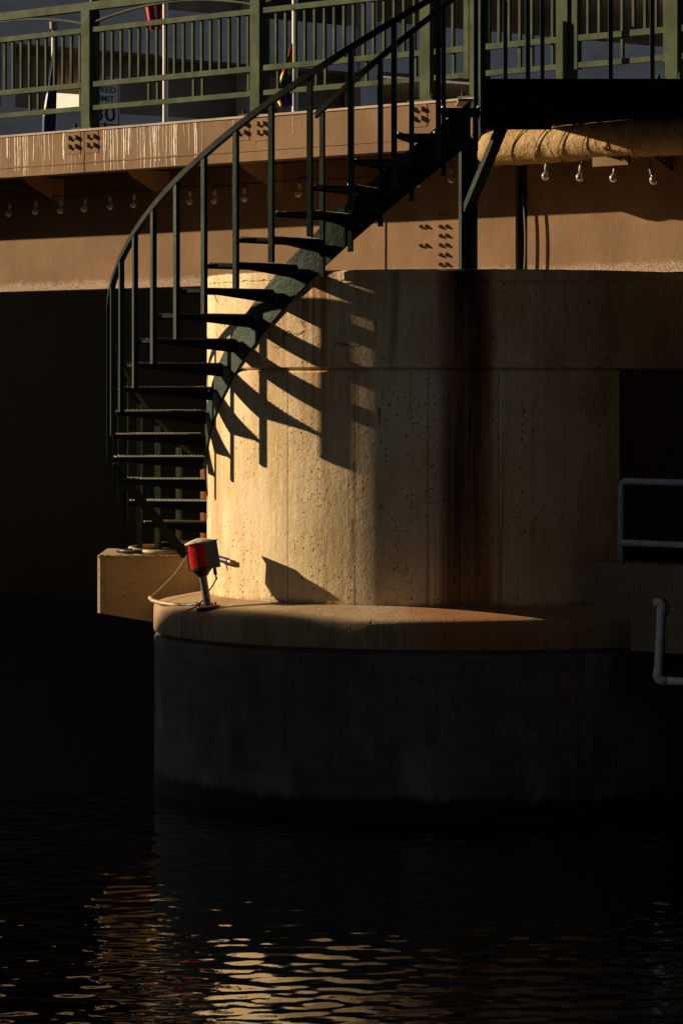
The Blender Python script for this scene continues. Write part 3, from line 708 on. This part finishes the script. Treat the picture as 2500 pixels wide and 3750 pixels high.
# low wall and its pipe guard on the right
Wp = Vector((1.93, 28.45, 0)); MN = Vector((NN.x, NN.y, 0))
def Wb(mb, s0, s1, d0, d1, z0, z1):
    ring = [(s0, d0), (s1, d0), (s1, d1), (s0, d1)]
    lo = [Wp + U * s - NN * d + Vector((0, 0, z0)) for s, d in ring]; hi = [p + Vector((0, 0, z1 - z0)) for p in lo]
    if (lo[1] - lo[0]).cross(lo[3] - lo[0]).z < 0: lo.reverse(); hi.reverse()
    return mb.quadbox(lo, hi)
mb = MB(); Wb(mb, 0, 12, 0, 0.35, -1.80, -1.372); tag(mb.build('low_wall', M['wall']), 'low concrete wall in shade right of the pier shaft', 'wall')
mb = MB(); Wb(mb, 0.42, 12, -0.03, -0.001, -2.03, -1.74); tag(mb.build('wall_footing', M['wall']), 'shaded concrete footing below the low wall', 'footing')
pg = thing('pipe_guard', 'grey pipe guard rail on top of the low wall', 'guard rail', Wp + U * 0.2 + Vector((0, 0, -1.39)))
def W(s, d, z): return Wp + U * s - NN * d + Vector((0, 0, z))
cor = [W(0.25, 0.05, -1.40), W(0.25, 0.05, -0.80)] + [W(0.25 + 0.05 * (1 - math.cos(a_)), 0.05, -0.798 + 0.05 * math.sin(a_)) for a_ in [math.pi / 2 * k / 6 for k in range(1, 7)]] + [W(6, 0.05, -0.748)]
MB().tube(cor, 0.025, 14).build('corner_rail', M['pipe_grey'], pg, True)
for s in (1.7, 3.2): MB().cyl(W(s, 0.05, -1.40), W(s, 0.05, -0.746), 0.025, n=14).build('post', M['pipe_grey'], pg, True, autosmooth=40)
for z in (-1.218,): MB().cyl(W(0.235, 0.05, z), W(6, 0.05, z), 0.025, n=14).build('rail', M['pipe_grey'], pg, True, autosmooth=40)

# white drain pipe
dr = thing('drain_pipe', 'white plastic drain pipe with elbows in front of the pier ledge at right', 'pipe', (2.38, 27.86, -2.2))
Yp = 27.86; k_ = Yp / 8500
def dp(x, y): return Vector(((x - 784) * k_, Yp, (880 - y) * k_))
a = dp(1519, 1392); b = dp(1509, 1556)
MB().tube([dp(1516.5, 1400), b + Vector((0, 0, 0.0))], 0.030, 16).build('pipe', M['pvc'], dr, True, autosmooth=40)
el = [dp(1499, 1384) , dp(1508, 1383.5), dp(1514, 1386), dp(1517, 1392), dp(1517, 1402)]
MB().tube(el, 0.035, 16, caps=False).build('elbow', M['pvc'], dr, True)
MB().tube([dp(1500.5, 1384), dp(1501, 1384)], 0.031, 16).build('dark_mouth', M['black'], dr)  # black disc stands in for the shade inside the pipe
MB().tube([dp(1510, 1536), dp(1508.5, 1552), dp(1511, 1560), dp(1518, 1563), dp(1528, 1563.5)], 0.035, 16).build('elbow', M['pvc'], dr, True)
MB().tube([dp(1520, 1563), dp(1700, 1570)], 0.030, 16).build('pipe', M['pvc'], dr, True)
MB().tube([dp(1516.8, 1401), dp(1516.5, 1408)], 0.0365, 16).build('coupling', M['pvc'], dr, True, autosmooth=40)

# ================================================================== STAIRS
st = thing('spiral_staircase', 'dark green spiral steel staircase winding round the pier up to the bridge', 'staircase', pol(0, 2.5, -1.44))
ST = 6.65; TOP = 92.0; RISE = 0.19; Z0 = 2.24; RO = 2.85; RI = 2.07
def ang(i): return TOP - ST * i
def zt_(i): return Z0 - RISE * i
def zh(th): return Z0 - RISE * (TOP - th) / ST
NT_ = 19
for j in range(1, NT_ + 1):
    ah, al, z = ang(j - 1) - 0.15, ang(j) + 0.15, zt_(j)
    mb = MB(); seg = 3
    rin = RI + 0.02
    def P(a, r, zz): return pol(a, r, zz)
    def slab_(pts, d0, d1):
        lo = [Vector((q.x, q.y, z - d)) for q, d in zip(pts, d1)]; hi = [Vector((q.x, q.y, z - d)) for q, d in zip(pts, d0)]
        if (lo[1] - lo[0]).cross(lo[2] - lo[0]).z < 0: lo.reverse(); hi.reverse()
        mb.quadbox(lo, hi)
    ro = RO - 0.028; mid = (al + ah) / 2
    slab_([P(al, rin, z), P(al, ro, z), P(mid, ro + 0.002, z), P(ah, ro, z), P(ah, rin, z)], [0] * 5, [0.022] * 5)          # plate
    slab_([P(ah - 0.35, rin, z), P(ah - 0.35, ro, z), P(ah, ro, z), P(ah, rin, z)], [0.0225] * 4, [0.10, 0.03, 0.03, 0.10])   # tapered bracket below the back edge
    slab_([P(al, rin, z), P(al, ro, z), P(al + 0.3, ro, z), P(al + 0.3, rin, z)], [0.0225] * 4, [0.034] * 4)
    t = mb.build('tread', M['tread'], st)
    mb = MB()
    for edge in (ah, al):
        nb = 26
        for k in range(nb):
            r0 = rin + 0.01 + (RO - 0.04 - rin) * k / nb; r1 = r0 + (RO - 0.04 - rin) / nb * 0.95
            sg = 1 if edge == al else -1
            p = P(edge + sg * 0.12, r0, z + 0.003); q_ = P(edge + sg * 0.55, r1, z + 0.009)
            mb.bar(p, q_, 0.012, 0.012)
    o = mb.build('serrated_grip', M['grip'], t); o['kind'] = 'stuff'
# outer posts
for i in range(0, 21):
    th = ang(i); zb = zt_(i + 2) if i < 17 else -1.43
    zb = max(zb, -1.43); ztop = zt_(i) + 0.815
    c = pol(th, RO, 0); rad_ = (c - C).normalized(); rad_.z = 0; tan_ = Vector((-rad_.y, rad_.x, 0))
    mb = MB(); mb.box((c.x, c.y, (zb + ztop) / 2), rad_ * 0.019, tan_ * 0.019, (0, 0, (ztop - zb) / 2))
    m_ = M['rust'] if i == 20 else M['dgreen']
    p = mb.build('outer_post', m_, st)
    if i == 20: p['label'] = 'rusty post nearest the pier at the stair foot'
    if i in (18, 19):
        mb = MB(); mb.box((c.x, c.y, -1.437), rad_ * 0.07, tan_ * 0.07, (0, 0, 0.007)); 
        for a_ in (-1, 1): mb.cyl(c + tan_ * 0.05 * a_ + Vector((0, 0, -1.43)), c + tan_ * 0.05 * a_ + Vector((0, 0, -1.40)), 0.012, n=6)
        mb.build('foot_plate', M['dgreen'], p)
# inner posts
for i in range(0, 6):
    th = ang(i); zb = zt_(i + 2) - 0.09; ztop = zt_(i) + 0.80
    c = pol(th, 2.115, 0); rad_ = (c - C).normalized(); rad_.z = 0; tan_ = Vector((-rad_.y, rad_.x, 0))
    mb = MB(); mb.box((c.x, c.y, (zb + ztop) / 2), rad_ * 0.017, tan_ * 0.017, (0, 0, (ztop - zb) / 2)); mb.build('inner_post', M['dgreen'], st)
# handrails
def helix_bar(r, a_hi, a_lo, off, wd, ht, n):
    rings = []
    for k in range(n + 1):
        a = a_hi + (a_lo - a_hi) * k / n; z = zh(a) + off
        rings.append([pol(a, r - wd / 2, z - ht / 2), pol(a, r + wd / 2, z - ht / 2), pol(a, r + wd / 2, z + ht / 2), pol(a, r - wd / 2, z + ht / 2)])
    mb = MB(); mb.loft(rings); return mb
helix_bar(RO, 92, ang(20) - 1.5, 0.838, 0.045, 0.05, 150).build('outer_handrail', M['rail_dark'], st, True, autosmooth=40)
helix_bar(2.115, 92, 57.2, 0.825, 0.04, 0.05, 40).build('inner_handrail', M['rail_dark'], st, True, autosmooth=40)
# stringer hugging the pier
helix_bar(2.060, 91, -38, -0.215, 0.014, 0.33, 120).build('stringer', M['stringer'], st, True, autosmooth=40)
mb = MB(); p = pol(13, 2.28, -1.62); q_ = pol(13, 2.80, -0.62)
# inclined brace from the ledge to the outer edge of the lower treads
pa = Vector((-1.30, 31.02, -1.45)); pb = Vector((-1.905, 30.72, -0.68))
mb.bar(pa, (pa + pb) / 2 + Vector((-0.02, 0, 0.03)), 0.03, 0.075, (0, 1, 0)); mb.bar((pa + pb) / 2 + Vector((-0.02, 0, 0.03)), pb, 0.03, 0.075, (0, 1, 0))
mb.build('inclined_brace', M['tread'], st)
# landing platform
XL, YF = 1.06, 27.5
mb = MB(); poly = [(XL, YF + 0.02), (5.2, YF + 0.02), (5.2, 26.6 + 0.3), (5.2, 26.9)]
fl = [(XL, YF + 0.012), (3.7, YF + 0.012), (3.7, 28.02), (1.40, 30.4), (1.40, 29.0), (XL, 29.0)]
mb.quadbox([(x, y, 2.20) for x, y in fl], [(x, y, 2.235) for x, y in fl]); mb.build('platform_floor', M['tread'], st)
mb = MB(); mb.quadbox([(XL, YF, 1.885), (1.56, YF, 1.885), (1.56, YF + 0.01, 1.885), (XL, YF + 0.01, 1.885)], [(XL, YF, 2.262), (1.56, YF, 2.262), (1.56, YF + 0.01, 2.262), (XL, YF + 0.01, 2.262)])
mb.quadbox([(1.56, YF, 1.975), (3.7, YF, 1.975), (3.7, YF + 0.01, 1.975), (1.56, YF + 0.01, 1.975)], [(1.56, YF, 2.262), (3.7, YF, 2.262), (3.7, YF + 0.01, 2.262), (1.56, YF + 0.01, 2.262)])
mb.build('platform_fascia', M['rail_dark'], st)
mb = MB(); mb.box((XL + 0.005, (YF + 29.0) / 2, 2.06), (0.006, 0, 0), (0, (29.0 - YF) / 2 - 0.01, 0), (0, 0, 0.17)); mb.build('platform_side', M['rail_dark'], st)
mb = MB(); mb.box((1.31, YF + 0.05, 1.95), (0.24, 0, 0), (0, 0.035, 0), (0, 0, 0.06)); mb.build('platform_beam', M['tread'], st)
for x, y in ((1.385, 27.55), (2.0, 27.55), (2.31, 27.55), (3.0, 27.55), (1.34, 30.3), (1.62, 29.9)):
    mb = MB(); mb.box((x, y, 2.68), (0.0165, 0, 0), (0, 0.0165, 0), (0, 0, 0.44)); mb.build('platform_post', M['dgreen'], st)
mb = MB(); mb.bar((XL, 27.55, 3.1), (3.6, 27.55, 3.1), 0.045, 0.05); mb.build('platform_handrail', M['rail_dark'], st)
for k in range(5):
    mb = MB(); mb.box((1.02 + 0.0, 29.6 + 0.12 * k, 2.26), (0.09, 0.02, 0), (0, 0.045, 0), (0, 0, 0.012)); mb.build('threshold_grating', M['grip'], st)
# bracket under the platform
bp_ = Vector((0.955, 28.56, 0))
mb = MB(); mb.box(bp_ + Vector((0, 0, 1.385)), U * 0.016, NN * 0.058, (0, 0, 0.515)); mb.box(bp_ + U * 0.045 + NN * -0.05 + Vector((0, 0, 1.385)), U * 0.03, NN * 0.007, (0, 0, 0.515)); mb.build('bracket_post', M['dgreen'], st)
mb = MB(); mb.bar(bp_ + U * 0.02 + Vector((0, 0, 1.33)), bp_ + U * 0.40 + Vector((0, 0, 1.96)), 0.10, 0.04, NN); mb.build('bracket_brace', M['dgreen'], st)

# ================================================================== NAVIGATION LIGHT
nav = thing('navigation_light', 'red navigation light with grey housing leaning on the pier ledge', 'navigation light', (-1.045, 29.05, -1.772))
nav.rotation_euler = (R(1), R(-9), R(-12))
def L(mb, name, m, smooth=True, a=35, parent=nav):
    mb.v = [(x, y, z - 0.075 if z > 0.26 else z) for x, y, z in mb.v]
    return mb.build(name, m, parent, smooth, local=True, autosmooth=a)
mb = MB(); mb.lathe([(0.002, 0.0), (0.085, 0.0), (0.095, 0.006), (0.095, 0.018), (0.06, 0.024), (0.002, 0.024)], n=24); bp = L(mb, 'base_plate', M['rust'])
for k in range(4):
    a = R(45 + 90 * k); c_ = (0.072 * math.cos(a), 0.072 * math.sin(a)); L(MB().cyl((*c_, 0.02), (*c_, 0.045), 0.009, n=6), 'base_bolt', M['rust'], False, parent=bp)
mb = MB(); mb.lathe([(0.03, 0.02), (0.031, 0.33), (0.034, 0.335), (0.034, 0.35)], n=20); L(mb, 'pole', M['grey'])
mb = MB(); mb.lathe([(0.002, 0.335), (0.04, 0.335), (0.055, 0.355), (0.082, 0.385), (0.09, 0.392), (0.09, 0.405), (0.002, 0.405)], n=24); L(mb, 'collar', M['black'])
pr = []; nR = 14
for k in range(nR):
    z = 0.405 + 0.19 * k / nR; pr += [(0.080, z), (0.0885, z + 0.003), (0.0885, z + 0.006), (0.080, z + 0.0112)]
mb = MB(); mb.lathe([(0.002, 0.405)] + pr + [(0.083, 0.597), (0.002, 0.597)], n=36); L(mb, 'lens', M['lens'], a=30)
mb = MB(); mb.box((0.092, 0.03, 0.495), (0.05, 0.012, 0), (-0.02, 0.075, 0), (0, 0, 0.108)); hs = L(mb, 'housing', M['lamp_grey'], False)
mb = MB(); mb.lathe([(0.002, 0.594), (0.115, 0.594), (0.117, 0.602), (0.112, 0.607), (0.06, 0.624), (0.02, 0.634), (0.002, 0.635)], c=(0.01, 0.01, 0), n=28); cp = L(mb, 'cap', M['lamp_cap'])
mb = MB(); mb.box((0.082, 0.045, 0.601), (0.066, 0.015, 0), (-0.02, 0.085, 0), (0, 0, 0.005)); L(mb, 'cap_plate', M['lamp_cap'], False, parent=cp)
for a in (185, 268, 100):
    c_ = Vector((0.097 * math.cos(R(a)), 0.097 * math.sin(R(a)), 0)); L(MB().cyl(c_ + Vector((0, 0, 0.385)), c_ + Vector((0, 0, 0.615)), 0.005, n=8), 'guard_rod', M['black'])
mb = MB(); mb.cyl((0.095, 0.03, 0.33), (0.095, 0.03, 0.40), 0.014, n=12); L(mb, 'cable_gland', M['black'])
mb = MB(); mb.tube([(0.095, 0.03, 0.34), (0.10, 0.03, 0.29), (0.098, 0.035, 0.23), (0.06, 0.045, 0.18), (0.01, 0.04, 0.13), (-0.04, 0.02, 0.07), (-0.09, -0.01, 0.03), (-0.17, -0.03, 0.012)], 0.006, 8); L(mb, 'cable', M['black'])

# conduits and cords round the stair foot
pts = [(-1.55, 29.96, -1.738), (-1.52, 29.86, -1.755), (-1.44, 29.70, -1.765), (-1.35, 29.58, -1.77), (-1.25, 29.45, -1.768)]
tag(MB().tube(pts, 0.016, 12).build('conduit', M['conduit'], smooth=True), 'pale curved conduit end lying on the pier ledge', 'conduit')
o = MB().tube([(-1.27, 29.46, -1.765), (-1.2, 29.40, -1.762), (-1.15, 29.32, -1.75), (-1.12, 29.26, -1.752)], 0.015, 10).build('cable_splice', M['black'], smooth=True); tag(o, 'black taped cable splice beside the navigation light base', 'cable')
pts = [(-1.28, 30.92, -1.43), (-1.38, 30.60, -1.58), (-1.48, 30.25, -1.68), (-1.55, 29.97, -1.738)]
tag(MB().tube(pts, 0.005, 8).build('cord', M['conduit'], smooth=True), 'thin yellow cord slanting from the block down to the ledge', 'cord')
pts = [(-1.15, 31.9, -1.40), (-1.72, 31.75, -1.40), (-1.80, 31.6, -1.41), (-1.74, 31.35, -1.42), (-1.62, 31.14, -1.42), (-1.55, 31.10, -1.42), (-1.27, 31.05, -1.423)]
tag(MB().tube(pts, 0.020, 12).build('conduit', M['conduit'], smooth=True), 'tan conduit bent in a loop on the concrete block', 'conduit')
pts = [(-0.9, 31.5, -1.42), (-1.5, 31.45, -1.42), (-1.85, 31.42, -1.42), (-1.89, 31.35, -1.42), (-1.82, 31.25, -1.42), (-1.6, 31.2, -1.42), (-1.1, 31.25, -1.42), (-0.9, 31.25, -1.42)]
tag(MB().tube(pts, 0.018, 12).build('hose', M['black'], smooth=True), 'dark rubber hose looped behind the tan conduit', 'hose')
# stub pipe with valve against the shaft
vp = thing('valve_pipe', 'grey stub pipe with a valve reaching along the pier behind the navigation light', 'pipe', pol(12, 2.1, -1.38))
pa = pol(8, 2.10, -1.345); pb = pol(22.5, 2.115, -1.395); pc = pol(28, 2.09, -1.415)
MB().cyl(pa, pb, 0.018, n=12).build('pipe', M['grey'], vp, True, autosmooth=40)
MB().cyl(pb - (pb - pa).normalized() * 0.02, pc, 0.026, n=10).build('valve_body', M['black'], vp, True, autosmooth=40)
MB().cyl(pc, pc + (pc - pb).normalized() * 0.05, 0.019, n=12).build('outlet', M['grey'], vp, True, autosmooth=40)
MB().cyl(pb, pb + Vector((-0.01, -0.02, -0.06)), 0.009, n=8).build('valve_handle', M['black'], vp, True, autosmooth=40)

# ================================================================== FLAGS AND SIGN BEYOND THE BRIDGE
def flag(name, pole_xy, ztop_pole, label_pole, finial=False):
    x, y = pole_xy; p = thing('flagpole', label_pole, 'flagpole', (x, y, 0), 'flagpoles beyond the bridge')
    MB().cyl((x, y, -3), (x, y, ztop_pole), 0.05, 0.042, 16).build('pole', M['polew'], p, True, autosmooth=40)
    if finial: MB().lathe([(0.01, 0), (0.03, 0.0), (0.03, 0.1), (0.07, 0.12), (0.075, 0.24), (0.01, 0.25)], (x, y, ztop_pole), 14).build('finial', M['grey'], p, True, autosmooth=40)
    return p
flag('f', (-4.85, 62.5), 5.86, 'flagpole with a grey finial at the far left, behind the blue flag', True)
flag('f', (-2.87, 60.4), 9.5, 'thick white flagpole rising behind the middle railing panel')
flag('f', (-0.73, 58.0), 9.5, 'slim flagpole beside the rainbow flag')
def cloth(name, cx, cy, z0, z1, wfun, xfun, mats, mfun, label):
    mb = MB(); nu, nv = 14, 26
    for j in range(nv + 1):
        t = j / nv; z = z1 + (z0 - z1) * t; wd = wfun(t); xo = xfun(t)
        for i in range(nu + 1):
            u = i / nu; mb.v.append((cx + xo + wd * (u - 1), cy + 0.045 * math.sin(u * 15 + t * 2.2) * min(1, wd / 0.15), z + 0.02 * math.sin(u * 9)))
    for j in range(nv):
        for i in range(nu):
            k = j * (nu + 1) + i; mb.f.append((k, k + nu + 1, k + nu + 2, k + 1)); mb.mi.append(mfun((i + .5) / nu, (j + .5) / nv))
    o = mb.build(name, mats, smooth=True); sm = o.modifiers.new('thickness', 'SOLIDIFY'); sm.thickness = 0.008
    return tag(o, label, 'flag', 'flags hanging from the poles')
cloth('flag', -4.80, 62.38, 3.9, 5.84, lambda t: 0.04 + 0.19 * min(1, t * 1.4), lambda t: 0.02 - 0.04 * t, [M['flagblue'], M['gold'], M['flagwhite']], lambda u, t: 1 if (u < 0.2 and 0.62 < t < 0.7) else (2 if (u < 0.25 and 0.5 < t < 0.6) else 0), 'dark blue flag hanging limp at the far left')
cloth('flag', -2.92, 60.3, 5.75, 7.2, lambda t: 0.30 - 0.12 * max(0, t - 0.6) * 2.5, lambda t: 0.0 - 0.02 * t, [M['flagred'], M['flagwhite']], lambda u, t: 1 if 0.35 + 0.3 * t < u < 0.7 and t < 0.88 else 0, 'red and white flag hanging at the top edge beside the white pole')
RB = ['flagred', 'orange', 'yellow', 'gcloth', 'bcloth', 'purple']
cloth('flag', -0.77, 57.9, 4.32, 5.3, lambda t: 0.015 + 0.27 * min(1, t * 1.25) * (1 - 0.35 * max(0, t - 0.8) * 5), lambda t: 0.0, [M[k] for k in RB], lambda u, t: min(5, max(0, int(((1 - u) * 0.2 + t * 0.95) * 6.2 - 0.2))) if u > 0.25 else (2 if t > 0.45 else 0), 'rainbow striped flag drooping beside its pole')

sg = thing('speed_sign', 'white speed limit sign reading 30 behind the railing post', 'road sign', B(-22, -14.2, 2.33))
sc_ = B(-22.0, -14.2, 4.345)
lp = tag(MB().cyl(B(-22.12, -14.1, 2.33), B(-22.12, -14.1, 11), 0.075, 0.06, 14).build('lamp_post', M['poled'], smooth=True), 'dark grey lamp post rising behind the first railing post', 'lamp post')
SU = -NN; SO = U       # reading direction on the sign is away from the viewer's left; it faces along the bridge
def SP(a, z, d=0.0): return sc_ + SU * a + SO * d + Vector((0, 0, z))
mb = MB(); mb.box(sc_, SU * 0.305, SO * 0.006, (0, 0, 0.38)); mb.build('panel', M['signw'], sg)
for a0_, a1_, z0_, z1_ in ((-0.29, 0.29, 0.345, 0.36), (-0.29, 0.29, -0.36, -0.345), (-0.29, -0.275, -0.345, 0.345), (0.275, 0.29, -0.345, 0.345)):
    mb = MB(); mb.box(SP((a0_ + a1_) / 2, (z0_ + z1_) / 2, 0.008), SU * (a1_ - a0_) / 2, SO * 0.002, (0, 0, (z1_ - z0_) / 2)); mb.build('border', M['ink'], sg)
MB().cyl(SP(-0.1, -0.4, -0.05), SP(-0.1, 0.4, -0.05), 0.02, n=8).build('bracket', M['poled'], sg)
dg = None
def text(body, size, zc, wd):
    cu = bpy.data.curves.new('t', 'FONT'); cu.body = body; cu.size = size; cu.align_x = 'CENTER'; cu.align_y = 'CENTER'; cu.offset = 0.012 * size; cu.extrude = 0.0015
    t = bpy.data.objects.new('t', cu); COL.objects.link(t)
    bpy.context.view_layer.update()
    me = bpy.data.meshes.new_from_object(t.evaluated_get(bpy.context.evaluated_depsgraph_get()))
    COL.objects.unlink(t); bpy.data.objects.remove(t)
    xs_ = [v.co.x for v in me.vertices]; k = wd / (max(xs_) - min(xs_))
    mt = Matrix(((SU.x, 0, SO.x, 0), (SU.y, 0, SO.y, 0), (0, 1, 0, 0), (0, 0, 0, 1)))
    c = SP(0, zc, 0.0085); mt.translation = c
    me.transform(Matrix.Diagonal((k, 1, 1, 1))); me.transform(mt); me.materials.clear(); me.materials.append(M['ink'])
    o = bpy.data.objects.new('lettering', me); COL.objects.link(o); attach(o, sg)
text('SPEED', 0.125, 0.175, 0.46); text('LIMIT', 0.125, 0.04, 0.38); text('30', 0.34, -0.2, 0.42)
MB().cyl(SP(-0.24, -0.17, 0.006), SP(-0.24, -0.17, 0.014), 0.035, n=16).build('round_sticker', M['flagblue'], sg)
